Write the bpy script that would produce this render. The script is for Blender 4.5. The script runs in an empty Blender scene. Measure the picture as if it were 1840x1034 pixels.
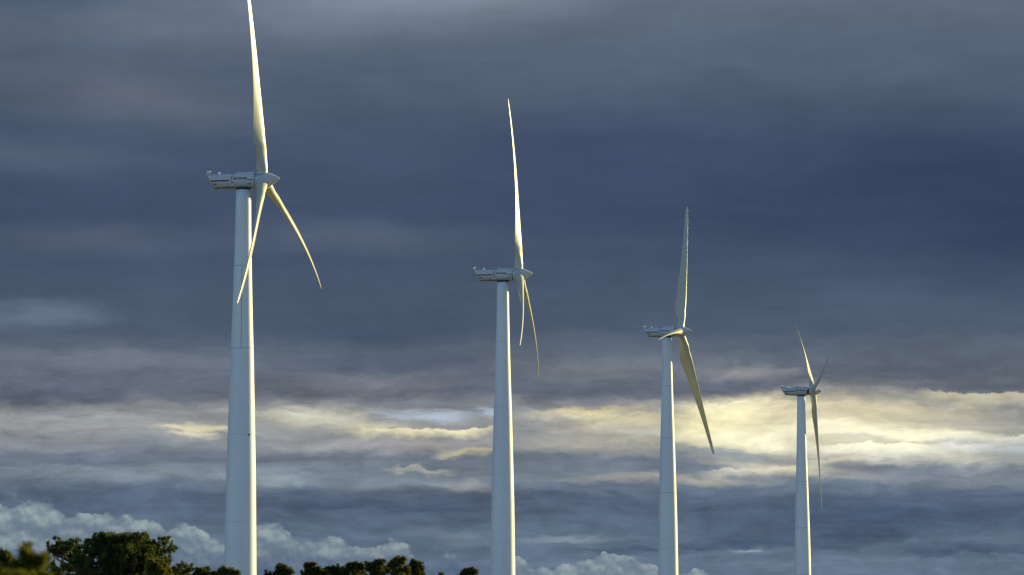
import bpy, bmesh, math, random
from mathutils import Vector, Matrix, noise
R = math.radians
PI = math.pi
sc = bpy.context.scene
C = sc.collection

# ------------------------------------------------------------------ camera
FPX = 6000.0                                   # focal length in photo pixels (1840 wide)
PITCH = math.atan(647 / FPX)
CAM = Vector((0, 0, 1.7))
cd = bpy.data.cameras.new('camera'); cam = bpy.data.objects.new('camera', cd); C.objects.link(cam)
cam.location = CAM; cam.rotation_euler = (PI/2 + PITCH, 0, 0)
cd.sensor_width = 36; cd.lens = 36*FPX/1840
cd.clip_start = 0.5; cd.clip_end = 60000
cd.dof.use_dof = True; cd.dof.focus_distance = 620; cd.dof.aperture_fstop = 3.5
sc.camera = cam

# ------------------------------------------------------------------ view
sc.view_settings.view_transform = 'Standard'
sc.view_settings.look = 'None'
sc.view_settings.gamma = 1
sc.view_settings.use_curve_mapping = False
EXPO = 1.0
sc.view_settings.exposure = EXPO

# ------------------------------------------------------------------ sun
SUN_EL = R(14)
SUN_BACK = R(39)                               # degrees behind the picture plane, to the right
sdir = Vector((math.cos(SUN_BACK)*math.cos(SUN_EL), math.sin(SUN_BACK)*math.cos(SUN_EL), math.sin(SUN_EL)))
sl = bpy.data.lights.new('sun', 'SUN'); sl.energy = 4.2; sl.angle = R(0.5); sl.color = (1.0, 0.86, 0.36)
so = bpy.data.objects.new('sun', sl); C.objects.link(so)
so.rotation_euler = sdir.to_track_quat('Z', 'Y').to_euler()

# ------------------------------------------------------------------ sky
W = bpy.data.worlds.new('World'); sc.world = W; W.use_nodes = True
nt = W.node_tree; nt.nodes.clear()
BG = 0.1

def lin(c):
    return tuple(((v/255)/12.92 if v/255 <= 0.04045 else ((v/255+0.055)/1.055)**2.4) for v in c)

class NB:
    """tiny expression builder for node trees"""
    def __init__(s, nt): s.nt = nt
    def n(s, t, **kw):
        nd = s.nt.nodes.new(t)
        for k, v in kw.items(): setattr(nd, k, v)
        return nd
    def put(s, sock, v):
        if isinstance(v, bpy.types.NodeSocket): s.nt.links.new(v, sock)
        else:
            try: sock.default_value = v
            except Exception: sock.default_value = tuple(v) + (1,)
    def m(s, op, a, b=0.0, c=0.0, clamp=False):
        nd = s.n('ShaderNodeMath', operation=op); nd.use_clamp = clamp
        s.put(nd.inputs[0], a); s.put(nd.inputs[1], b); s.put(nd.inputs[2], c)
        return nd.outputs[0]
    def v(s, op, a, b=(0, 0, 0), c=(0, 0, 0)):
        nd = s.n('ShaderNodeVectorMath', operation=op)
        s.put(nd.inputs[0], a)
        if op == 'SCALE': s.put(nd.inputs['Scale'], b)
        else: s.put(nd.inputs[1], b)
        if op == 'MULTIPLY_ADD': s.put(nd.inputs[2], c)
        return nd.outputs['Value'] if op in ('LENGTH', 'DOT_PRODUCT', 'DISTANCE') else nd.outputs['Vector']
    def sm(s, x, a, b, lo=0.0, hi=1.0, kind='SMOOTHSTEP'):
        nd = s.n('ShaderNodeMapRange', interpolation_type=kind)
        s.put(nd.inputs[0], x)
        for i, q in enumerate((a, b, lo, hi)): s.put(nd.inputs[i+1], q)
        return nd.outputs[0]
    def mix(s, f, a, b, mode='MIX'):
        nd = s.n('ShaderNodeMix', data_type='RGBA', blend_type=mode)
        s.put(nd.inputs['Factor'], f); s.put(nd.inputs[6], a); s.put(nd.inputs[7], b)
        return nd.outputs[2]
    def noise(s, vec, detail=4, rough=0.5, col=False, scale=1.0, dist=0.0, dim='2D'):
        nd = s.n('ShaderNodeTexNoise', noise_dimensions=dim)
        s.put(nd.inputs['Vector'], vec); nd.inputs['Scale'].default_value = scale
        nd.inputs['Detail'].default_value = detail; nd.inputs['Roughness'].default_value = rough
        nd.inputs['Distortion'].default_value = dist
        return nd.outputs['Color' if col else 'Fac']
    def ramp(s, x, stops, interp='LINEAR'):
        nd = s.n('ShaderNodeValToRGB'); cr = nd.color_ramp; cr.interpolation = interp
        while len(cr.elements) < len(stops): cr.elements.new(0.5)
        for e, (p, c) in zip(cr.elements, stops): e.position = p; e.color = tuple(c)[:3] + (1,)
        s.put(nd.inputs[0], x)
        return nd.outputs[0]
    def curve(s, x, pts, y0, y1):
        """pts of (x 0..1, value y0..y1)"""
        nd = s.n('ShaderNodeFloatCurve'); c = nd.mapping.curves[0]
        while len(c.points) < len(pts): c.points.new(0.5, 0.5)
        for p, (a, b) in zip(c.points, pts): p.location = (a, (b-y0)/(y1-y0)); p.handle_type = 'AUTO_CLAMPED'
        nd.mapping.update(); s.put(nd.inputs['Value'], x)
        return s.m('MULTIPLY_ADD', nd.outputs[0], y1-y0, y0)

def build_sky():
    b = NB(nt)
    tc = b.n('ShaderNodeTexCoord').outputs['Generated']
    sep = b.n('ShaderNodeSeparateXYZ'); b.put(sep.inputs[0], b.v('NORMALIZE', tc))
    x, y, z = sep.outputs
    az = b.m('ARCTAN2', x, y)
    el = b.m('ARCSINE', z)
    # one unit of p is one 6000th of a radian of azimuth / elevation
    X = b.m('MULTIPLY_ADD', az, 6000, 920)
    Y = b.m('MULTIPLY_ADD', el, -6000, 1164)
    cmb = b.n('ShaderNodeCombineXYZ'); b.put(cmb.inputs[0], X); b.put(cmb.inputs[1], Y)
    p = cmb.outputs[0]
    # wind-drawn warps
    w1 = b.noise(b.v('MULTIPLY', p, (1/330, 1/120, 0)), 3, 0.5, True)
    w2 = b.noise(b.v('MULTIPLY_ADD', p, (1/75, 1/24, 0), (7.3, 2.1, 0)), 4, 0.55, True)
    pw = b.v('ADD', p, b.v('MULTIPLY', b.v('SUBTRACT', w1, (.5, .5, .5)), (150, 46, 0)))
    w3 = b.noise(b.v('MULTIPLY_ADD', pw, (1/34, 1/13, 0), (1.3, 8.1, 0)), 3, 0.6, True)
    pf = b.v('ADD', pw, b.v('MULTIPLY', b.v('SUBTRACT', w2, (.5, .5, .5)), (56, 24, 0)))
    pf = b.v('ADD', pf, b.v('MULTIPLY', b.v('SUBTRACT', w3, (.5, .5, .5)), (26, 11, 0)))
    # high, smooth deck: vertical run of tone
    sp = b.n('ShaderNodeSeparateXYZ'); b.put(sp.inputs[0], pf)
    S = [(0, (97,109,126)), (110, (85,98,117)), (260, (70,84,108)), (400, (65,79,104)), (520, (73,87,109)), (600, (79,92,112)),
         (650, (98,108,122)), (705, (98,105,119)), (745, (142,145,147)), (790, (148,152,155)), (825, (112,122,137)),
         (862, (122,134,147)), (893, (86,100,121)), (930, (86,101,122)), (975, (93,110,130)), (1034, (97,114,135)), (1164, (110,122,138))]
    f = b.m('DIVIDE', sp.outputs[1], 1164, clamp=True)
    col = b.ramp(f, [(q/1164, lin(c)) for q, c in S])
    # masses of cloud and breaks: centre x, y, radius x, y, colour, strength, inner edge, slope
    def blob(col, cx, cy, rx, ry, c, st=1.0, inner=0.0, fine=True, rot=0.0, P=None):
        src = P or (pf if fine else pw)
        if rot:
            q = b.v('SUBTRACT', src, (cx, cy, 0))
            nd = b.n('ShaderNodeVectorRotate', rotation_type='Z_AXIS'); b.put(nd.inputs['Vector'], q); nd.inputs['Angle'].default_value = R(rot)
            d = b.v('LENGTH', b.v('MULTIPLY', nd.outputs[0], (1/rx, 1/ry, 0)))
        else:
            d = b.v('LENGTH', b.v('MULTIPLY_ADD', src, (1/rx, 1/ry, 0), (-cx/rx, -cy/ry, 0)))
        k = b.sm(d, 1.0, inner, 0.0, st)
        return b.mix(k, col, lin(c))
    B = [
     # --- upper deck
     (760, -10, 520, 110, (136,146,162), .85, 0, False, 4),
     (1500, 110, 520, 80, (89,102,123), .55, 0, False, 0),
     (60, 0, 260, 60, (74,90,116), .75, 0, False, 0),
     (330, 60, 330, 80, (106,116,134), .6, 0, False, 0),
     (220, 185, 420, 90, (101,110,124), .75, 0, False, -6),
     (60, 290, 260, 60, (88,98,116), .5, 0, False, 0),
     (1600, 340, 640, 200, (55,68,96), .9, 0, False, 0),
     (1820, 400, 330, 190, (51,63,90), .7, 0, False, 0),
     (1080, 300, 380, 150, (62,74,104), .7, 0, False, 0),
     (640, 430, 420, 50, (88,98,116), .6, 0, False, -2),
     (150, 440, 330, 45, (92,102,122), .6, 0, False, 0),
     (60, 575, 180, 40, (112,126,146), .7, 0, True, 3),
     (650, 600, 330, 50, (74,87,112), .7, 0, True, 0),
     (700, 655, 330, 26, (72,84,110), .5, 0, True, 0),
     # --- grey shelf above the break
     (200, 655, 330, 28, (116,123,137), .75, 0, True, -2),
     (90, 712, 330, 30, (82,91,107), .9, 0, True, 0),
     (660, 690, 240, 26, (122,124,134), .8, 0, True, 0),
     (1080, 668, 300, 26, (110,116,124), .8, 0, True, 0),
     (1010, 706, 320, 22, (92,101,115), .75, 0, True, 0),
     (1330, 672, 140, 22, (150,149,150), .8, 0, True, 0),
     (1660, 650, 360, 40, (86,96,111), .85, 0, True, 0),
     (1560, 694, 230, 16, (103,107,115), .8, 0, True, 0),
     (1770, 688, 200, 18, (95,102,113), .8, 0, True, 0),
     # --- the bright break
     (150, 766, 290, 28, (160,165,168), .7, 0, True, 0),
     (345, 779, 90, 13, (222,213,176), .85, 0, True, 0),
     (30, 800, 200, 22, (128,134,142), .7, 0, True, 0),
     (545, 754, 180, 34, (214,211,190), .85, 0, True, -2),
     (430, 735, 130, 10, (132,134,142), .7, 0, True, -4),
     (560, 772, 130, 7, (158,156,154), .6, 0, True, -4),
     (640, 775, 120, 15, (224,218,186), .7, 0, True, 0),
     (700, 800, 300, 26, (168,166,166), .8, 0, True, 0),
     (750, 753, 120, 17, (170,183,200), .9, .2, True, -5),
     (855, 748, 60, 11, (190,202,218), .9, .2, True, -5),
     (812, 745, 80, 7, (118,127,141), .85, 0, True, -14),
     (900, 752, 45, 9, (130,132,140), .8, 0, True, -20),
     (790, 735, 110, 11, (122,130,143), .9, 0, True, -12),
     (700, 742, 70, 6, (150,150,154), .7, 0, True, -14),
     (560, 824, 340, 16, (112,117,131), .85, 0, True, 0),
     (1120, 772, 230, 60, (184,180,164), .8, 0, True, 0),
     (1060, 742, 150, 12, (226,214,168), .85, 0, True, 3),
     (1030, 760, 100, 12, (150,148,142), .7, 0, True, 8),
     (1020, 800, 150, 20, (166,162,152), .8, 0, True, 0),
     (840, 812, 90, 9, (216,206,168), .75, 0, True, 0),
     (1480, 772, 440, 84, (214,206,176), .9, .15, True, 0),
     (1310, 758, 160, 56, (253,243,196), .95, .1, True, 8),
     (1380, 790, 200, 28, (255,250,212), .9, 0, True, 0),
     (1560, 748, 260, 24, (222,210,176), .7, 0, True, 0),
     (1500, 772, 220, 20, (248,240,204), .8, 0, True, -3),
     (1760, 765, 220, 12, (168,166,158), .85, 0, True, -3),
     (1560, 791, 90, 8, (196,200,192), .8, 0, True, -3),
     (1640, 788, 260, 20, (253,249,214), .95, .1, True, -4),
     (1620, 820, 330, 30, (222,220,200), .85, 0, True, -5),
     (1790, 812, 160, 24, (196,202,206), .85, 0, True, -6),
     (1300, 814, 180, 16, (150,162,170), .85, 0, True, -4),
     (1440, 846, 240, 20, (220,215,190), .75, 0, True, -6),
     (1200, 862, 260, 15, (172,168,158), .75, 0, True, 0),
     (1700, 862, 360, 26, (118,124,136), .85, 0, True, -3),
     # --- lower grey and blue bands
     (130, 838, 330, 14, (98,108,126), .7, 0, True, 0),
     (300, 862, 330, 15, (130,142,152), .7, 0, True, -2),
     (500, 862, 130, 20, (146,160,168), .8, 0, True, 0),
     (680, 862, 260, 18, (126,139,152), .8, 0, True, 0),
     (830, 872, 90, 14, (160,164,166), .8, 0, True, -5),
     (1180, 905, 360, 22, (84,99,121), .8, 0, True, 0),
     (1620, 930, 520, 50, (76,92,117), .95, 0, True, 0),
     (1500, 962, 260, 22, (68,84,109), .7, 0, True, 0),
     (800, 965, 120, 20, (112,128,144), .75, 0, True, -8),
     (1030, 968, 130, 9, (128,142,154), .8, 0, True, 4),
     (1345, 986, 34, 7, (140,152,164), .9, 0, True, 6),
     (1620, 1003, 60, 5, (120,133,146), .7, 0, True, 0),
     (1150, 985, 180, 8, (76,91,114), .8, 0, True, 0),
     (1480, 1016, 420, 22, (98,115,134), .8, 0, True, 0),
    ]
    for r in B:
        cx, cy, rx, ry, c, st, inn, fine, rot = r
        col = blob(col, cx, cy, rx, ry, c, st, inn, fine, rot)
    # cloud tops and bases: one crisp edge, fading away on the other side
    # x from, x to, y at the middle, slope, fade (negative: crisp base, fading upward), colour, strength
    crag = b.noise(b.v('MULTIPLY_ADD', p, (1/52, 1/30, 0), (4.4, 2.9, 0)), 6, .62)
    swell = b.noise(b.v('MULTIPLY_ADD', p, (1/190, 1/60, 0), (9.4, 6.9, 0)), 2, .5)
    dev = b.m('ADD', b.m('MULTIPLY', b.m('SUBTRACT', crag, .5), 30), b.m('MULTIPLY', b.m('SUBTRACT', swell, .5), 34))
    for (x0, x1, y0, sl_, fade, c, st) in (
        (640, 905, 770, -.035, 24, (250,241,196), .9),
        (300, 400, 775, 0, 16, (228,220,182), .6),
        (690, 820, 845, 0, 13, (206,203,182), .5),
        (470, 880, 925, .012, -38, (78,93,117), .95),
        (120, 420, 907, .02, -30, (84,99,122), .8),
        (1030, 1200, 745, -.02, 40, (214,204,166), .7),
        (1240, 1470, 724, -.05, 40, (240,231,192), .5),
        (1460, 1680, 798, -.03, 26, (255,252,222), .95),
        (1640, 1900, 710, .05, 44, (222,215,178), .6),
        (1660, 1900, 789, -.06, 26, (232,232,222), .7),
        (1250, 1560, 838, -.09, 22, (226,220,192), .6),
        (1170, 1560, 990, .0, -26, (72,88,112), .8),
        (1600, 1900, 1000, .0, -30, (74,90,115), .8)):
        xc = (x0+x1)/2; hw = (x1-x0)/2
        yy = b.v('DOT_PRODUCT', p, (-sl_, 1, 0))
        dd = b.m('ADD', b.m('SUBTRACT', yy, y0 - sl_*xc), dev)
        if fade > 0: mk = b.m('MULTIPLY', b.sm(dd, -1, 4), b.sm(dd, fade, 2))
        else: mk = b.m('MULTIPLY', b.sm(dd, 2, -5), b.sm(dd, fade, -3))
        mk = b.m('MULTIPLY', mk, b.sm(b.m('ABSOLUTE', b.m('SUBTRACT', X, xc)), hw*1.15, hw*.55, 0, st))
        col = b.mix(mk, col, lin(c))
    # drawn-out streaks, stronger around the break
    s1 = b.noise(b.v('MULTIPLY_ADD', pw, (1/210, 1/26, 0), (3.1, 9.4, 0)), 7, 0.58)
    s2 = b.noise(b.v('MULTIPLY_ADD', pf, (1/60, 1/20, 0), (13.1, 1.4, 0)), 6, 0.6)
    s0 = b.noise(b.v('MULTIPLY_ADD', pw, (1/420, 1/140, 0), (1.7, 5.4, 0)), 5, 0.5)
    amp = b.sm(Y, 560, 740, 0.0, 1.0)
    a1 = b.m('MULTIPLY_ADD', b.m('SUBTRACT', s1, .5), b.m('MULTIPLY_ADD', amp, 0.62, 0.16), 1.0)
    a2 = b.m('MULTIPLY_ADD', b.m('SUBTRACT', s2, .5), b.m('MULTIPLY_ADD', amp, 0.44, 0.13), 1.0)
    a0 = b.m('MULTIPLY_ADD', b.m('SUBTRACT', s0, .5), 0.42, 1.0)
    g = b.m('MULTIPLY', b.m('MULTIPLY', a1, a2), a0)
    col = b.v('SCALE', col, g)
    # towering cumulus low on the horizon
    env = [(-600, 930), (-200, 880), (0, 900), (90, 893), (130, 915), (185, 921), (215, 918), (260, 934), (330, 938), (400, 962), (450, 940), (495, 932), (525, 950), (570, 962),
           (590, 953), (620, 958), (650, 976), (675, 978), (705, 968), (735, 980), (760, 998), (790, 1004), (812, 994), (850, 1008), (885, 1003), (930, 1000), (975, 1018), (1010, 1012), (1045, 1000), (1100, 990),
           (1135, 993), (1175, 1014), (1225, 1022), (1260, 1014), (1290, 1030), (1400, 1050), (1700, 1045), (1840, 1052), (2600, 1020)]
    u = b.m('DIVIDE', b.m('ADD', X, 600), 3200, clamp=True)
    E = b.curve(u, [((q+600)/3200, 1200-v) for q, v in env], 0, 400)
    E = b.m('SUBTRACT', 1200, E)
    wc = b.v('ADD', p, b.v('MULTIPLY', b.v('SUBTRACT', b.noise(b.v('MULTIPLY', p, (1/45, 1/38, 0)), 3, .5, True), (.5, .5, .5)), (12, 10, 0)))
    def billow(off):
        q = b.v('MULTIPLY_ADD', wc, (1/78, 1/58, 0), (off[0]/78 + 4.2, off[1]/58 + 1.3, 0))
        nd = b.n('ShaderNodeTexVoronoi', feature='SMOOTH_F1', voronoi_dimensions='2D')
        b.put(nd.inputs['Vector'], q); nd.inputs['Scale'].default_value = 1
        nd.inputs['Detail'].default_value = 3.0; nd.inputs['Roughness'].default_value = 0.5; nd.inputs['Lacunarity'].default_value = 2.2
        nd.inputs['Smoothness'].default_value = 0.25
        return b.m('SUBTRACT', 0.62, nd.outputs['Distance'])
    B0 = billow((0, 0)); B1 = billow((4, -9))
    H = b.m('MULTIPLY_ADD', B0, 30, b.m('SUBTRACT', b.m('SUBTRACT', Y, E), 3))
    edge = b.noise(b.v('MULTIPLY', p, (1/140, 1/90, 0)), 2, .5)
    soft = b.sm(edge, .4, .62, 4, 12)
    alpha = b.sm(H, 0, soft)
    shade = b.m('MULTIPLY_ADD', b.m('SUBTRACT', B0, B1), 1.3, b.m('MULTIPLY_ADD', B0, .6, .47), clamp=True)
    depth = b.sm(H, 4, 70)
    shade = b.m('SUBTRACT', shade, b.m('MULTIPLY', depth, .05), clamp=True)
    big = b.noise(b.v('MULTIPLY_ADD', p, (1/160, 1/60, 0), (2.2, 7.7, 0)), 4, .5)
    shade = b.m('ADD', shade, b.m('MULTIPLY', b.m('SUBTRACT', big, .5), .4), clamp=True)
    cc = b.ramp(shade, [(0, lin((106,123,140))), (.5, lin((128,144,154))), (1, lin((154,167,170)))])
    cc = b.mix(b.m('MULTIPLY', b.sm(Y, 975, 1030), b.sm(X, 1000, 820, 0, .75)), cc, lin((76,94,124)))
    alpha = b.m('MULTIPLY', alpha, b.sm(edge, .36, .6, .88, 1.0))
    col = b.mix(alpha, col, cc)
    # clear sky behind the viewer and overhead, storm deck ahead
    sky = b.n('ShaderNodeTexSky', sky_type='NISHITA'); sky.sun_disc = False
    sky.sun_elevation = SUN_EL
    sky.sun_rotation = PI/2 - SUN_BACK
    sky.altitude = 300; sky.air_density = 1.0; sky.dust_density = 1.0; sky.ozone_density = 3.2
    wn = b.noise(b.v('SCALE', b.v('NORMALIZE', tc), 2.2), 4, .55, dim='3D')
    aa = b.m('ADD', b.m('ABSOLUTE', az), b.m('MULTIPLY', b.m('SUBTRACT', wn, .5), .8))
    k = b.m('MULTIPLY', b.sm(aa, 1.9, 1.15), b.sm(el, 1.35, .85))
    col = b.v('SCALE', col, 1/BG/2**EXPO)
    fin = b.mix(k, sky.outputs[0], col)
    bg = b.n('ShaderNodeBackground'); b.put(bg.inputs[0], fin); bg.inputs[1].default_value = BG
    out = b.n('ShaderNodeOutputWorld'); nt.links.new(bg.outputs[0], out.inputs[0])
build_sky()
W.cycles.sampling_method = 'MANUAL'; W.cycles.sample_map_resolution = 512

# ------------------------------------------------------------------ helpers
def px(x, y, d):
    """point d metres along the view axis whose image falls on photo pixel x, y"""
    fw = Vector((0, math.cos(PITCH), math.sin(PITCH))); up = Vector((0, -math.sin(PITCH), math.cos(PITCH)))
    return CAM + d*(fw + Vector((1, 0, 0))*((x-920)/FPX) + up*((517-y)/FPX))
def obj(name, bm, mats, parent=None, smooth=True):
    me = bpy.data.meshes.new(name); bm.to_mesh(me); bm.free()
    for m in (mats if isinstance(mats, (list, tuple)) else [mats]): me.materials.append(m)
    if smooth:
        for p in me.polygons: p.use_smooth = True
    o = bpy.data.objects.new(name, me); C.objects.link(o)
    if parent: o.parent = parent
    return o
def tag(o, label=None, cat=None, group=None, kind=None):
    for k, v in (('label', label), ('category', cat), ('group', group), ('kind', kind)):
        if v: o[k] = v
    return o
def empty(name, loc, rz=0):
    o = bpy.data.objects.new(name, None); C.objects.link(o); o.location = loc; o.rotation_euler = (0, 0, rz)
    o.empty_display_size = 1
    return o
def rings(bm, rs, close=True, caps=True, mat=0):
    """skin a list of vertex rings (lists of Vectors of equal length)"""
    vs = [[bm.verts.new(v) for v in r] for r in rs]
    n = len(vs[0])
    for a, c in zip(vs, vs[1:]):
        for i in range(n):
            j = (i+1) % n
            f = bm.faces.new((a[i], a[j], c[j], c[i])); f.material_index = mat
    if caps:
        bm.faces.new(list(reversed(vs[0]))).material_index = mat; bm.faces.new(vs[-1]).material_index = mat
    return vs
def circle(c, r, n, ax=Vector((0, 0, 1)), ref=Vector((1, 0, 0)), r2=None):
    ax = ax.normalized(); a = (ref - ax*ref.dot(ax)).normalized(); b_ = ax.cross(a); r2 = r if r2 is None else r2
    return [Vector(c) + a*r*math.cos(2*PI*i/n) + b_*r2*math.sin(2*PI*i/n) for i in range(n)]
def tube(bm, pts, rad, n=6, mat=0):
    pts = [Vector(q) for q in pts]; rs = []
    for i, q in enumerate(pts):
        d = (pts[min(i+1, len(pts)-1)] - pts[max(i-1, 0)])
        ref = Vector((0, 1, 0)) if abs(d.normalized().y) < .9 else Vector((1, 0, 0))
        rs.append(circle(q, rad[i] if isinstance(rad, (list, tuple)) else rad, n, d, ref))
    return rings(bm, rs, mat=mat)
def box(bm, lo, hi, mat=0, bevel=0):
    x0, y0, z0 = lo; x1, y1, z1 = hi
    vs = [bm.verts.new(v) for v in ((x0,y0,z0),(x1,y0,z0),(x1,y1,z0),(x0,y1,z0),(x0,y0,z1),(x1,y0,z1),(x1,y1,z1),(x0,y1,z1))]
    fs = [bm.faces.new([vs[i] for i in q]) for q in ((3,2,1,0),(4,5,6,7),(0,1,5,4),(1,2,6,5),(2,3,7,6),(3,0,4,7))]
    for f in fs: f.material_index = mat
    if bevel: bmesh.ops.bevel(bm, geom=list({e for f in fs for e in f.edges}), offset=bevel, segments=2, affect='EDGES')

def material(name, color, rough=.5, var=.0, scale=1.0, stretch=(1, 1, 1), bump=0.0, col2=None, spec=.5):
    m = bpy.data.materials.new(name); m.use_nodes = True; t = m.node_tree; b = NB(t)
    bs = t.nodes['Principled BSDF']; bs.inputs['Roughness'].default_value = rough
    bs.inputs['Specular IOR Level'].default_value = spec
    co = b.n('ShaderNodeTexCoord').outputs['Object']
    f = b.noise(b.v('MULTIPLY', co, stretch), 6, .6, scale=scale, dim='3D')
    c2 = col2 or tuple(max(0, c*(1-var)) for c in color)
    f = b.sm(f, .35, .68)
    b.put(bs.inputs['Base Color'], b.mix(f, tuple(color)+(1,), tuple(c2)+(1,)))
    if bump:
        bn = b.n('ShaderNodeBump'); bn.inputs['Strength'].default_value = bump; b.put(bn.inputs['Height'], f)
        b.put(bs.inputs['Normal'], bn.outputs[0])
    return m

M = {}
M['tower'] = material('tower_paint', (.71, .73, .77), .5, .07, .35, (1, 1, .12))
M['seam'] = material('joint_sealant', (.27, .28, .29), .7, .2, 2)
M['faint'] = material('painted_joint', (.56, .58, .61), .7, .1, 2)
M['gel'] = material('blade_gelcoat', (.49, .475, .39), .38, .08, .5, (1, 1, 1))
M['nacelle'] = material('nacelle_gelcoat', (.54, .56, .60), .4, .16, 1.3, (.3, 1, 1.6))
M['red'] = material('dark_red_stripe', (.085, .02, .018), .5, .3, 2)
M['black'] = material('black_lettering', (.03, .03, .035), .5, .2, 2)
M['dark'] = material('dark_seal', (.05, .05, .055), .7, .3, 2)
M['steel'] = material('galvanised_steel', (.62, .63, .65), .35, .15, 3)
M['lampglass'] = material('beacon_glass', (.86, .87, .88), .08, .05, 3)

# ------------------------------------------------------------------ ground
TURB = [  # hub centre, tower axis x/y, yaw, tilt, phi, cone, bend, R, c per blade, db per blade, pitch
 dict(hub=(-40.79, 540.43, 77.58), tow=(-43.86, 540.63), psi=.1868, tilt=.1014, phi=-.1439, a=.1048, b=-.0748, R=37.91, c=(.0029,.005,-.004), db=(.0121,-.0336,.0166), pitch=7),
 dict(hub=(1.37, 693.37, 79.15), tow=(-1.92, 693.57), psi=.0801, tilt=.0966, phi=.0321, a=.1085, b=-.0854, R=37.65, c=(.0035,.0091,-.0068), db=(.0124,-.0252,.0067), pitch=3),
 dict(hub=(43.54, 859.56, 82.89), tow=(40.07, 859.77), psi=.2686, tilt=.0763, phi=.4192, a=.0634, b=-.0188, R=38.03, c=(-.0006,.0057,-.0475), db=(-.0114,-.0004,.013), pitch=88),
 dict(hub=(91.75, 1016.2, 79.46), tow=(88.2, 1016.35), psi=-.0563, tilt=.0781, phi=.7753, a=.0657, b=-.0561, R=37.26, c=(.0233,.0063,-.0219), db=(-.0267,.0193,.0045), pitch=7),
]
HUBH = 79.0
def ground_z(x, y):
    z = 0.0
    for t in TURB:
        bx, by = t['tow']; dz = t['hub'][2] - HUBH
        z += dz*math.exp(-(((x-bx)**2 + (y-by)**2)/70.0**2))
    d = math.hypot(x, y)
    far = min(1, max(0, (d-60)/400))
    z += far*1.2*noise.noise(Vector((x/180, y/180, 0))) + .12*noise.noise(Vector((x/12, y/12, 3)))*min(1, d/10)
    return z
def build_ground():
    bm = bmesh.new(); n = 240; L = 26000
    def co(i):
        t = 2*i/n - 1
        return math.copysign(abs(t)**3.2, t)*L
    g = [[bm.verts.new((co(i), co(j) + 500*(1-abs(2*j/n-1)), 0)) for i in range(n+1)] for j in range(n+1)]
    for r in g:
        for v in r: v.co.z = ground_z(v.co.x, v.co.y)
    for j in range(n):
        for i in range(n): bm.faces.new((g[j][i], g[j][i+1], g[j+1][i+1], g[j+1][i]))
    m = bpy.data.materials.new('dry_grass'); m.use_nodes = True; b = NB(m.node_tree); bs = m.node_tree.nodes['Principled BSDF']
    co_ = b.n('ShaderNodeTexCoord').outputs['Object']
    a = b.noise(co_, 8, .6, scale=.02, dim='3D'); f = b.noise(co_, 6, .65, scale=1.5, dim='3D')
    c = b.mix(b.sm(a, .35, .65), (.12, .10, .03, 1), (.06, .07, .022, 1))
    c = b.mix(b.sm(f, .3, .75), c, (.13, .11, .045, 1))
    b.put(bs.inputs['Base Color'], c); bs.inputs['Roughness'].default_value = .95
    bn = b.n('ShaderNodeBump'); bn.inputs['Strength'].default_value = .6; bn.inputs['Distance'].default_value = .2; b.put(bn.inputs['Height'], f); b.put(bs.inputs['Normal'], bn.outputs[0])
    tag(obj('ground', bm, m), kind='structure')
build_ground()

# ------------------------------------------------------------------ wind turbines
TOWER = [(-79.4, 2.72), (-70, 2.68), (-64.5, 2.62), (-56, 2.5), (-48, 2.38), (-41.5, 2.22), (-35, 2.05), (-27.5, 1.84), (-21, 1.62), (-14.2, 1.44), (-8, 1.31), (-1.62, 1.22)]
def tower_r(z):
    for (a, ra), (c, rc) in zip(TOWER, TOWER[1:]):
        if z <= c: return ra + (rc-ra)*(z-a)/(c-a)
    return TOWER[-1][1]
SEAMS = (-70, -55.8, -41.6, -27.6, -14.1)
def tower_bm(faint=()):
    bm = bmesh.new(); N = 72
    zs = sorted({z for z, r in TOWER} | {s+o for s in SEAMS for o in (-.16, -.09, -.07, -.035, .035, .07, .09, .16)} | {-78.0 + 2*q for q in range(38)})
    zs = [z for z in zs if not any(abs(z-s) < .03 or (.17 < abs(z-s) < .4) for s in SEAMS)]
    rs = []
    for z in zs:
        r = tower_r(z)
        if any(abs(abs(z-s)-.035) < .005 for s in SEAMS): r -= .025
        rs.append(circle((0, 0, HUBH+z), r, N))
    rings(bm, rs)
    for f in bm.faces:
        c = f.calc_center_median().z - HUBH
        for k, s in enumerate(SEAMS):
            if abs(c-s) < .04: f.material_index = 2 if k in faint else 1
    return bm
def vjoint_bm(z0, z1, az):
    bm = bmesh.new(); n = 12; a0 = az; L = []; 
    for i in range(n+1):
        z = z0 + (z1-z0)*i/n; r = tower_r(z) + .004
        row = []
        for da in (-.045, .045):
            a = a0 + da/r
            row.append(bm.verts.new((r*math.cos(a), r*math.sin(a), HUBH+z)))
        L.append(row)
    for p, q in zip(L, L[1:]): bm.faces.new((p[0], p[1], q[1], q[0]))
    return bm

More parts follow.
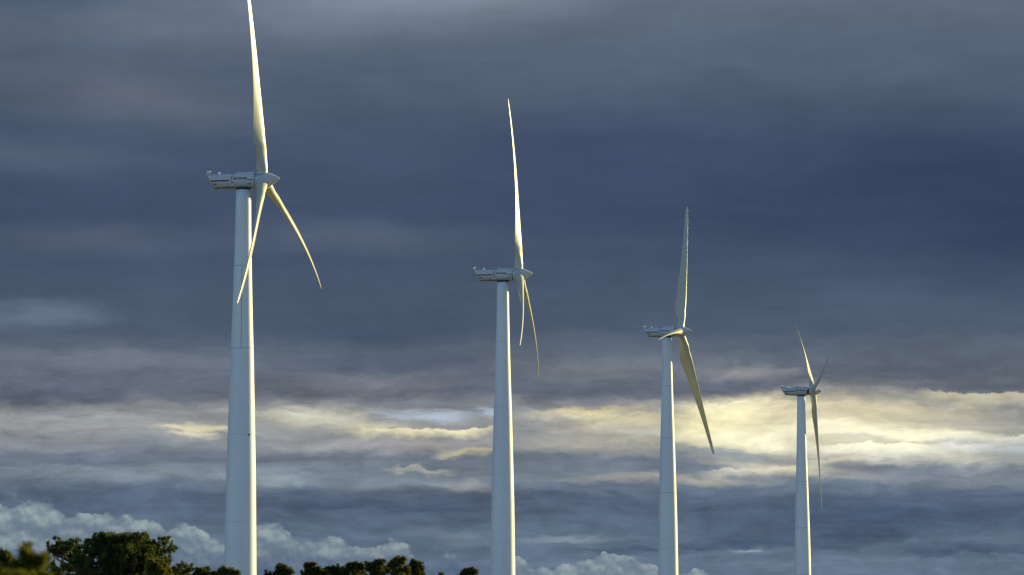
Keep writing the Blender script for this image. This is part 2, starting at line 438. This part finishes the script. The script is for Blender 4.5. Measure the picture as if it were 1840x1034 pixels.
def nac_section(x):
    """half width, top z, bottom z of the nacelle shell at x metres ahead of the tower axis"""
    P = [(-5.95, .80, 1.02, .55), (-5.6, 1.0, 1.04, -.12), (-5.0, 1.12, 1.06, -1.02), (-4.7, 1.18, 1.07, -1.22), (-3.5, 1.25, 1.08, -1.30), (-2.2, 1.28, 1.12, -1.36),
         (-1.4, 1.30, 1.26, -1.40), (-.5, 1.30, 1.34, -1.40), (1.0, 1.30, 1.35, -1.38), (1.8, 1.26, 1.34, -1.34), (2.0, 1.2, 1.28, -1.28)]
    for p, q in zip(P, P[1:]):
        if x <= q[0]+1e-6:
            t = (x-p[0])/(q[0]-p[0]); return [a+(c-a)*t for a, c in zip(p[1:], q[1:])]
    return list(P[-1][1:])
def nac_ring(x, N=40, k=1.0, grow=0.0):
    w, t, bt = nac_section(x); w = (w+grow)*k; cz = (t+bt)/2; h = ((t-bt)/2+grow)*k; out = []
    for i in range(N):
        a = 2*PI*i/N; ca, sa = math.cos(a), math.sin(a)
        e = .55 if sa > 0 else .95
        out.append(Vector((x, w*math.copysign(abs(ca)**e, ca), cz + h*math.copysign(abs(sa)**e, sa))))
    return out
def side_y(x, z):
    """y of the nacelle's near side (towards -y) at x, z"""
    w, t, bt = nac_section(x); cz = (t+bt)/2; h = (t-bt)/2
    s = min(1, abs(z-cz)/h); e = .55 if z > cz else .95
    sa = s**(1/e); ca = math.sqrt(max(0, 1-sa*sa))
    return -w*ca**e
def stripe_bm(x0, x1, z0, z1, side, n=24, off=.012):
    bm = bmesh.new(); L = []
    for i in range(n+1):
        x = x0 + (x1-x0)*i/n
        L.append([bm.verts.new((x, side*(-(side_y(x, z) - off)), z)) for z in (z0, (z0+z1)/2, z1)])
    for p, q in zip(L, L[1:]):
        for k in (0, 1):
            bm.faces.new((p[k], q[k], q[k+1], p[k+1]))
    return bm
def text_mesh(body, size):
    cu = bpy.data.curves.new('lettering', 'FONT'); cu.body = body; cu.size = size; cu.extrude = .01; cu.offset = .012; cu.space_character = 1.06
    o = bpy.data.objects.new('tmp', cu); C.objects.link(o)
    dg = bpy.context.evaluated_depsgraph_get(); me = bpy.data.meshes.new_from_object(o.evaluated_get(dg))
    C.objects.unlink(o); bpy.data.objects.remove(o); me.name = 'lettering'
    return me
def put(name, me, mat, parent, mtx):
    me = me.copy(); me.materials.clear(); me.materials.append(mat); me.transform(mtx)
    o = bpy.data.objects.new(name, me); C.objects.link(o); o.parent = parent
    return o
TEXT = text_mesh('acciona', .66)
TW = max(v.co.x for v in TEXT.vertices)

def foil(chord, tc, N=56):
    """closed section, x towards the leading edge from the pitch axis, y thickness"""
    out = []
    for i in range(N):
        a = 2*PI*i/N
        xx = .5*(1+math.cos(a))                       # 1 = trailing edge .. 0 leading
        c_ = .5*math.cos(a); rr = .5*math.sin(a)
        t = tc
        yt = 5*t*(.2969*math.sqrt(xx) - .126*xx - .3516*xx**2 + .2843*xx**3 - .1015*xx**4)
        fy = math.copysign(yt, math.sin(a)) if abs(math.sin(a)) > 1e-6 else 0.0
        out.append((xx, fy, c_, rr))
    return out
def blade_bm(T, k):
    n, h, v = T['axes']; ph = T['phi'] + k*2*PI/3
    d = h*math.sin(ph) + v*math.cos(ph); t = h*math.cos(ph) - v*math.sin(ph)
    bm = bmesh.new(); rs = []; Rr = T['R']
    U = [0.026, .035, .05, .07, .09, .11, .13, .155, .18, .21, .25, .3, .35, .4, .46, .52, .58, .64, .7, .76, .82, .87, .91, .94, .965, .982, .993, .9995]
    def P(u): return d*u*Rr + n*Rr*(T['a']*u + (T['b']+T['db'][k])*u*u) + t*T['c'][k]*u*u*Rr
    CH = [(0, 1.8), (.05, 1.8), (.09, 2.0), (.13, 2.5), (.18, 3.0), (.22, 3.05), (.3, 2.72), (.4, 2.25), (.5, 1.88), (.6, 1.56), (.7, 1.27), (.8, 1.05), (.9, .85), (.96, .66), (.99, .36), (1, .1)]
    TC = [(0, 1), (.05, 1), (.09, .84), (.13, .56), (.18, .38), (.25, .29), (.4, .23), (.6, .21), (1, .2)]
    TWI = [(0, 17), (.1, 17), (.2, 13), (.35, 7), (.5, 3.6), (.7, 1.2), (1, -.5)]
    def itp(tb, u):
        for p, q in zip(tb, tb[1:]):
            if u <= q[0]:
                s = (u-p[0])/(q[0]-p[0]); return p[1]+(q[1]-p[1])*s
        return tb[-1][1]
    U = [a+(c-a)*q/4 for a, c in zip(U, U[1:]) for q in range(4)] + [U[-1]]
    for u in U:
        c0 = P(u); tan = (P(u+.002)-P(u-.002)).normalized()
        be = R(T['pitch'] + itp(TWI, u))
        ch = n*math.sin(be) + t*math.cos(be); ch = (ch - tan*ch.dot(tan)).normalized(); nm = tan.cross(ch)
        c = itp(CH, u); tc = itp(TC, u); rnd = max(0, min(1, 1-(u-.05)/.13)); rnd = rnd*rnd*(3-2*rnd)
        ax = .5*rnd + .3*(1-rnd)
        ring = []
        for xx, fy, cc_, rr in foil(c, min(tc, .5)):
            x_ = (ax - xx)*c*(1-rnd) + (-cc_)*c*rnd
            y_ = fy*c*(1-rnd) + rr*c*tc*rnd*(1 if rnd > 0 else 0)
            ring.append(c0 + ch*x_ + nm*y_)
        rs.append(ring)
    rings(bm, rs)
    bmesh.ops.recalc_face_normals(bm, faces=bm.faces)
    return bm

def build_turbine(i, T, label):
    bx, by = T['tow']; bz = T['hub'][2] - HUBH
    root = tag(empty('wind_turbine', (bx, by, bz)), label, 'wind turbine', 'white wind turbines standing in a receding row')
    psi, tilt = T['psi'], T['tilt']
    n = Vector((math.cos(psi)*math.cos(tilt), -math.sin(psi)*math.cos(tilt), math.sin(tilt)))
    h = Vector((math.sin(psi), math.cos(psi), 0)); v = n.cross(h); v = v if v.z > 0 else -v
    T['axes'] = (n, h, v)
    hub = Vector(T['hub']) - Vector((bx, by, bz))
    tw = obj('tower', tower_bm(((0, 1, 2), (0, 1, 2, 3, 4), (0, 1), (0,))[i]), [M['tower'], M['seam'], M['faint']], root)
    if i == 0:
        for az in (R(-91), ): obj('panel_joint', vjoint_bm(-27.5, -14.2, az), M['seam'], tw)
        bm = bmesh.new(); a = R(-52); r = tower_r(-41.6); c = Vector((math.cos(a)*r, math.sin(a)*r, HUBH-41.7))
        bmesh.ops.create_cube(bm, size=1, matrix=Matrix.Translation(c) @ Matrix.Rotation(a, 4, 'Z') @ Matrix.Diagonal((.22, .26, .3, 1)))
        bmesh.ops.bevel(bm, geom=bm.edges[:], offset=.04, segments=2, affect='EDGES')
        obj('wall_bracket', bm, M['dark'], tw, False)
    # yaw bearing
    bm = bmesh.new(); rings(bm, [circle((0, 0, HUBH-1.66+q), rr, 48) for q, rr in ((0, 1.10), (.02, 1.17), (.30, 1.17), (.32, 1.12), (.5, 1.12))])
    obj('yaw_bearing', bm, M['dark'], root)
    # nacelle, turned by the yaw
    Y = Matrix.Translation((0, 0, HUBH)) @ Matrix.Rotation(-psi, 4, 'Z')
    bm = bmesh.new()
    xs = [-5.95, -5.75, -5.5, -5.2, -4.95, -4.7, -4.2, -3.5, -2.8, -2.2, -1.8, -1.4, -.9, -.3, .4, 1.0, 1.5, 1.8, 1.95, 2.0]
    rings(bm, [nac_ring(q) for q in xs])
    # kicked-up tail fin above the rear edge
    rings(bm, [[Vector((q, yy, zz)) for yy, zz in ((-w, z0), (w, z0), (w, z1), (-w, z1))] for q, w, z0, z1 in ((-6.25, .70, 1.22, 1.34), (-5.9, .82, .98, 1.20), (-5.3, .95, .95, 1.09), (-4.9, 1.0, .96, 1.075))])
    # roof hatch rail, vent louvres raised on the shell
    box(bm, (-1.9, -.55, 1.30), (-.6, .55, 1.40), bevel=.02)
    bm.transform(Y)
    nac = obj('nacelle', bm, M['nacelle'], root)
    def part(name, bm, m, par=nac, smooth=False):
        bm.transform(Y); return obj(name, bm, m, par, smooth)
    for side in (-1, 1):
        s = -side
        part('stripe', stripe_bm(-5.45, -2.1, -.24, 0.0, side), M['red'])
        part('stripe', stripe_bm(1.05, 1.92, -.10, .02, side), M['black'])
        part('keel_stripe', stripe_bm(-4.95, 1.9, -1.27, -1.16, side), M['dark'])
        # swoosh ring beside the lettering
        bm = bmesh.new(); L = []; nn = 26
        for q in range(nn+1):
            a = R(70 + 235*q/nn); th = .05*math.sin(PI*q/nn)+.012
            row = []
            for rr in (1-th/.5, 1+th/.5):
                lx = .46*rr*math.cos(a) - 1.36; z = .56*rr*math.sin(a) + .06
                row.append(bm.verts.new((lx if side == -1 else -lx-1.0, side*(-(side_y(lx, z)-.013)), z)))
            L.append(row)
        for p, q in zip(L, L[1:]): bm.faces.new((p[0], p[1], q[1], q[0]))
        part('emblem_ring', bm, M['black'])
        # lettering, bent to the shell
        me = TEXT.copy(); s_ = 2.3/TW
        for vtx in me.vertices:
            lx = vtx.co.x*s_; z = .02 + vtx.co.y*s_*1.0; dz = vtx.co.z
            X = (-1.38 + lx) if side == -1 else (.92 - lx)
            vtx.co = (X, side*(-(side_y(X, z) - .012 - dz)), z)
        me.materials.clear(); me.materials.append(M['black']); me.transform(Y)
        o = bpy.data.objects.new('lettering', me); C.objects.link(o); o.parent = nac
        for (x0, x1, z0, z1) in ((-4.85, -4.62, -.78, -.52), (-4.5, -4.3, -.78, -.52), (-2.75, -2.62, -1.08, -.88), (-2.42, -2.30, -1.08, -.88), (-1.13, -1.04, -1.3, -.75), (1.0, 1.18, -.85, -.62), (1.35, 1.55, -.85, -.55)):
            part('vent', stripe_bm(x0, x1, z0, z1, side, 3), M['dark'])
        part('hatch_line', stripe_bm(-2.0, -1.15, .98, 1.06, side, 6), M['dark'])
    # wind sensors on the tail, beacon on the roof
    for yy, hh in ((-.45, .42), (.35, .58)):
        bm = bmesh.new(); tube(bm, [(-5.95, yy, 1.1), (-5.95, yy, 1.1+hh)], .03, 8)
        tube(bm, [(-6.12, yy, 1.08+hh), (-5.78, yy, 1.08+hh)], .025, 8)
        for q in (-6.12, -5.78): bmesh.ops.create_icosphere(bm, subdivisions=2, radius=.11, matrix=Matrix.Translation((q, yy, 1.1+hh)))
        part('wind_sensor', bm, M['steel'], smooth=True)
    bm = bmesh.new(); rings(bm, [circle((-4.0, -.5, 1.05+q), rr, 16) for q, rr in ((0, .2), (.1, .2), (.12, .15))]); bmesh.ops.create_uvsphere(bm, u_segments=16, v_segments=10, radius=.19, matrix=Matrix.Translation((-4.0, -.5, 1.27)))
    part('beacon', bm, M['lampglass'], smooth=True)
    bm = bmesh.new(); rings(bm, [circle((1.75, -.3, 1.30+q), rr, 12) for q, rr in ((0, .1), (.22, .1), (.28, .05))]); part('roof_eyelet', bm, M['steel'], smooth=True)
    # neck between nacelle and spinner
    bm = bmesh.new(); x0 = hub.length
    rings(bm, [circle(hub - n*q, rr, 40, n, h) for q, rr in ((1.95, 1.0), (1.0, 1.0))]); obj('neck', bm, M['dark'], root)
    bm = bmesh.new()
    PR = [(-1.22, 1.12), (-1.2, 1.20), (-1.0, 1.27), (-.5, 1.31), (.2, 1.32), (.75, 1.27), (1.15, 1.14), (1.6, .93), (2.0, .71), (2.35, .50), (2.6, .33), (2.78, .2), (2.86, .1), (2.9, .02)]
    rings(bm, [circle(hub + n*q, rr, 48, n, h) for q, rr in PR])
    sp = obj('spinner', bm, M['nacelle'], root)
    for k in range(3):
        ph = T['phi'] + k*2*PI/3; d = h*math.sin(ph) + v*math.cos(ph)
        bm = bmesh.new(); rings(bm, [circle(hub + d*q, rr, 36, d, n) for q, rr in ((1.0, 1.03), (1.36, 1.03), (1.38, .99), (1.40, .85))])
        obj('blade_collar', bm, M['nacelle'], sp)
        bm = blade_bm(T, k)
        bm.transform(Matrix.Translation(hub))
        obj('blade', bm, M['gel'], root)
    return root
LAB = ['tallest white wind turbine on the left, its top blade running out of the frame',
       'second white wind turbine from the left, two slim blades hanging close together',
       'third white wind turbine from the left, broad flat blade faces up and down right',
       'smallest white wind turbine at the far right, two blades spread upward like a V']
for i, (T, l) in enumerate(zip(TURB, LAB)): build_turbine(i, T, l)

# ------------------------------------------------------------------ trees
def leaf_mat(name, c1, c2, trans=.35):
    m = bpy.data.materials.new(name); m.use_nodes = True; t = m.node_tree; b = NB(t); bs = t.nodes['Principled BSDF']
    oc = b.n('ShaderNodeTexCoord').outputs['Object']
    f = b.noise(oc, 3, .6, scale=1.6, dim='3D'); g = b.noise(oc, 2, .5, scale=14, dim='3D')
    c = b.mix(b.sm(b.m('ADD', b.m('MULTIPLY', f, .7), b.m('MULTIPLY', g, .3)), .38, .62), tuple(c1)+(1,), tuple(c2)+(1,))
    b.put(bs.inputs['Base Color'], c); bs.inputs['Roughness'].default_value = .75; bs.inputs['Specular IOR Level'].default_value = .15
    tr = b.n('ShaderNodeBsdfTranslucent'); b.put(tr.inputs[0], b.mix(.5, c, (c2[0]*1.6, c2[1]*1.5, c2[2]*.6, 1)))
    mx = b.n('ShaderNodeMixShader'); mx.inputs[0].default_value = trans
    t.links.new(bs.outputs[0], mx.inputs[1]); t.links.new(tr.outputs[0], mx.inputs[2])
    t.links.new(mx.outputs[0], t.nodes['Material Output'].inputs[0])
    return m
M['bark'] = material('pine_bark', (.13, .095, .07), .9, .5, 6, (1, 1, .3), .6)
M['pine'] = leaf_mat('pine_needles', (.032, .050, .014), (.075, .095, .022))
M['pine_far'] = leaf_mat('olive_pine_needles', (.030, .042, .012), (.075, .085, .020))
M['gold'] = leaf_mat('golden_green_needles', (.060, .070, .016), (.125, .115, .022), .4)
M['young'] = leaf_mat('young_pine_needles', (.035, .050, .008), (.10, .105, .012), .45)

def tufts_mesh(name, centres, rng, nn, ln, wd, mat, parent, droop=0.0):
    """needle tufts: every centre is (point, outward direction, size)"""
    V = []; F = []
    for c, out, sz in centres:
        for _ in range(nn):
            d = Vector((rng.gauss(0, 1), rng.gauss(0, 1), rng.gauss(0, 1))).normalized()
            d = (d + out*.8 + Vector((0, 0, .25-droop))).normalized()
            s = Vector((rng.gauss(0, 1), rng.gauss(0, 1), rng.gauss(0, 1))); s = (s - d*s.dot(d))
            if s.length < 1e-3: continue
            s.normalize()
            L = ln*sz*rng.uniform(.6, 1.15); w = wd*sz*rng.uniform(.7, 1.2)
            p0 = c + d*L*.08
            i = len(V)
            V += [p0 - s*w*.35, p0 + s*w*.35, p0 + d*L*.6 + s*w*.5, p0 + d*L, p0 + d*L*.6 - s*w*.5]
            F.append((i, i+1, i+2, i+3, i+4))
    me = bpy.data.meshes.new(name); me.from_pydata([tuple(v) for v in V], [], F); me.materials.append(mat)
    o = bpy.data.objects.new(name, me); C.objects.link(o); o.parent = parent
    return o

def pine(cx, top, wpx, d, label, mat='pine', seed=1, limbs=26, twigs=6, pads=11, sparse=0.0, crown=.62, tuft=.30, nn=22, flat=1.0, rug=1.0, group='dark pines along the lower edge', nl=None):
    rng = random.Random(seed)
    tp = px(cx, top, d); gz = ground_z(tp.x, tp.y); Hh = tp.z - gz; Wd = wpx/FPX*d/2
    root = tag(empty('pine_tree', (tp.x, tp.y, gz), rng.uniform(0, 6)), label, 'tree', group)
    bm = bmesh.new(); r0 = .035*Hh
    bend = [Vector((rng.uniform(-.15, .15), rng.uniform(-.15, .15), 0))*q for q in range(7)]
    tr = [Vector((0, 0, -.3 + (Hh*.9+.3)*q/6)) + bend[q]*.35*Wd/2 for q in range(7)]
    tube(bm, tr, [r0*(1-.13*q) for q in range(7)], 10)
    def on_trunk(t):
        q = min(5.999, max(0, t*6)); i = int(q); return tr[i].lerp(tr[i+1], q-i)
    cb = Hh*(1-crown); centres = []
    ch = Hh - cb
    for i in range(limbs):
        f = (i+.5)/limbs
        phi = i*2.39996 + rng.uniform(-.4, .4)
        # where on the crown envelope this limb ends: a dome with an uneven skin
        zt = f**.7
        rad = Wd*math.sqrt(max(.04, 1 - zt**2.4))*rng.uniform(1-.58*rug, 1.0)*(1 + .22*math.sin(2*phi + seed) + .12*math.sin(5*phi + 2*seed))
        end = Vector((math.cos(phi)*rad, math.sin(phi)*rad, cb + ch*(.18 + .80*zt) - abs(rng.gauss(0, .09*rug))*ch))
        if end.z > Hh*.97: end.z = Hh*.97
        st = on_trunk(min(.96, max(.25, (end.z - rad*.55)/(Hh*.9))))
        mid = st.lerp(end, .5) + Vector((0, 0, -.05*rad))
        tube(bm, [st, mid, end], [r0*.34, r0*.2, r0*.08], 6)
        for k in range(twigs):
            if rng.random() < sparse*.5: continue
            base = mid.lerp(end, rng.uniform(.1, 1.0))
            L = Wd*rng.uniform(.14, .38)
            dr = Vector((rng.gauss(0, 1), rng.gauss(0, 1), abs(rng.gauss(0, .7))*flat)).normalized()
            e = base + dr*L
            if e.z > Hh: e.z = Hh - rng.uniform(0, .05)*Hh
            rr = math.hypot(e.x, e.y)
            if rr > Wd: e.x *= Wd/rr; e.y *= Wd/rr
            tube(bm, [base, base.lerp(e, .5) + Vector((0, 0, .03)), e], [r0*.08, r0*.06, r0*.04], 4)
            ps = Wd*rng.uniform(.07, .13)*(1-.3*sparse)
            for q in range(int(pads*(1-.35*sparse))):
                o_ = Vector((rng.gauss(0, 1), rng.gauss(0, 1), rng.gauss(0, .8))).normalized()*rng.uniform(.3, 1)**.5
                o_.z = abs(o_.z)*.9 - .25
                c = e + o_*ps
                if c.z > Hh: c.z = Hh
                centres.append((c, o_, rng.uniform(.7, 1.2)))
        # upright knobs of young growth at the limb's end
        for k in range(3):
            kb = end + Vector((rng.gauss(0, .10)*Wd, rng.gauss(0, .10)*Wd, rng.uniform(-.02, .05)*Wd)); kh = tuft*rng.uniform(.8, 2.0)
            if kb.z + kh > Hh*1.004: kb.z = Hh*1.004 - kh - rng.uniform(0, .03)*Hh
            tube(bm, [kb - Vector((0, 0, kh*.8)), kb + Vector((0, 0, kh*.7))], [r0*.05, r0*.03], 4)
            for q in range(6): centres.append((kb + Vector((rng.gauss(0, .22)*tuft, rng.gauss(0, .22)*tuft, kh*q/6)), Vector((0, 0, .5)), .75))
    obj('trunk', bm, M['bark'], root)
    tufts_mesh('crown', centres, rng, nn, tuft, tuft*.22, M[mat], root)
    return root

PINES = [
 dict(cx=224, top=961, wpx=204, d=200, label='broad dark green pine with a domed crown, largest tree along the lower edge', seed=4, limbs=64, twigs=8, pads=8, crown=.6, tuft=.22, nn=22, rug=.55),
 dict(cx=120, top=967, wpx=122, d=215, label='open airy pine with sky showing through its crown, left of the broad domed pine', seed=8, limbs=30, twigs=7, pads=7, sparse=.8, tuft=.23, nn=18, rug=.8),
 dict(cx=282, top=1007, wpx=78, d=190, label='low golden green tree under the right side of the broad domed pine', mat='gold', seed=5, limbs=24, twigs=6, pads=10, tuft=.24, nn=18),
 dict(cx=326, top=1025, wpx=52, d=300, label='very small treetop just right of the golden green tree', seed=6, limbs=12, twigs=5, pads=8, tuft=.29),
 dict(cx=362, top=1020, wpx=102, d=290, label='low wide treetop just left of the tallest turbine tower', seed=7, limbs=24, twigs=7, pads=9, tuft=.29),
 dict(cx=408, top=1022, wpx=86, d=280, label='low treetop standing in front of the tallest turbine tower', seed=9, limbs=20, twigs=6, pads=9, tuft=.29),
 dict(cx=506, top=1016, wpx=74, d=330, label='lone rounded pine top just right of the tallest turbine tower', mat='pine_far', seed=10, limbs=18, twigs=6, pads=9, tuft=.32),
 dict(cx=564, top=1008, wpx=62, d=320, label='leftmost tree of the pine clump between the two tall towers', mat='pine_far', seed=11, limbs=18, twigs=6, pads=9, tuft=.32),
 dict(cx=601, top=1007, wpx=62, d=328, label='second tree from the left in the pine clump between towers', mat='pine_far', seed=12, limbs=18, twigs=6, pads=9, tuft=.32),
 dict(cx=641, top=1010, wpx=77, d=320, label='wide low tree in the middle of the pine clump between towers', mat='pine_far', seed=13, limbs=22, twigs=6, pads=9, tuft=.32),
 dict(cx=681, top=1004, wpx=58, d=315, label='dark tree right of the wide low one in the pine clump', mat='pine_far', seed=14, limbs=18, twigs=6, pads=9, tuft=.32),
 dict(cx=716, top=1002, wpx=71, d=306, label='tallest golden lit tree of the pine clump between the towers', mat='gold', seed=15, limbs=20, twigs=6, pads=9, tuft=.32),
 dict(cx=748, top=1006, wpx=46, d=318, label='narrow tree at the right end of the pine clump', mat='pine_far', seed=16, limbs=14, twigs=6, pads=9, tuft=.32),
 dict(cx=790, top=1028, wpx=24, d=350, label='tiniest dark treetop right of the pine clump', mat='pine_far', seed=17, limbs=9, twigs=4, pads=8, tuft=.4),
 dict(cx=842, top=1019, wpx=65, d=330, label='small pine top just left of the second turbine tower', mat='pine_far', seed=18, limbs=16, twigs=6, pads=9, tuft=.32),
 dict(cx=8, top=987, wpx=64, d=75, label='dark green pine cut by the left edge, behind the young pines', seed=19, limbs=26, twigs=7, pads=10, tuft=.14, nn=20),
]
for kw in PINES: pine(**kw)

def young_pine(cx, top, wpx, d, label, seed, shoots, lean=0.0):
    """close, out-of-focus young pine: upright shoots set with long needles"""
    rng = random.Random(seed)
    tp = px(cx, top, d); gz = ground_z(tp.x, tp.y); Hh = tp.z - gz; Wd = wpx/FPX*d/2
    root = tag(empty('young_pine', (tp.x, tp.y, gz)), label, 'tree', 'young pines close to the camera')
    bm = bmesh.new(); tube(bm, [(lean*Wd*2.0, 0, -.1), (lean*Wd*1.1, .02, Hh*.5), (0, 0, Hh*.96)], [.035, .022, .006], 8)
    centres = []
    def shoot(a, e, n):
        for q in range(n):
            t = (q+rng.random())/n; c = a.lerp(e, t)
            dirn = (e-a).normalized()
            centres.append((c, (dirn*.5 + Vector((rng.gauss(0, .5), rng.gauss(0, .5), 0))), 1.15-.3*t))
    shoot(Vector((lean*Wd*.6, 0, Hh*.7)), Vector((0, 0, Hh-.05)), 36)
    for i in range(shoots):
        f = rng.uniform(0, 1)**.8
        z0 = Hh*(.30 + .62*f); ph = rng.uniform(0, 2*PI); w = Wd*(1.1-.55*f)*rng.uniform(.5, 1)
        bx = lean*Wd*(1-z0/Hh)*2.0
        a = Vector((bx, 0, z0)); e = a + Vector((math.cos(ph)*w, math.sin(ph)*w, w*rng.uniform(.7, 1.2)))
        if e.z > Hh*.985: e.z = Hh*.985
        tube(bm, [a, a.lerp(e, .5) + Vector((0, 0, -.02)), e], [.008, .006, .003], 5)
        shoot(a.lerp(e, .3), e, 12)
    obj('trunk', bm, M['bark'], root)
    tufts_mesh('crown', centres, rng, 16, .085, .010, M['young'], root)
young_pine(48, 966, 120, 26, 'blurred yellow green young pine tip close to camera at lower left', 31, 90, lean=.55)
young_pine(14, 1016, 120, 24, 'blurred yellowish young pine low in the left corner', 32, 80)
young_pine(-46, 915, 110, 19, 'young pine beyond the left edge with one thin twig showing', 33, 60)
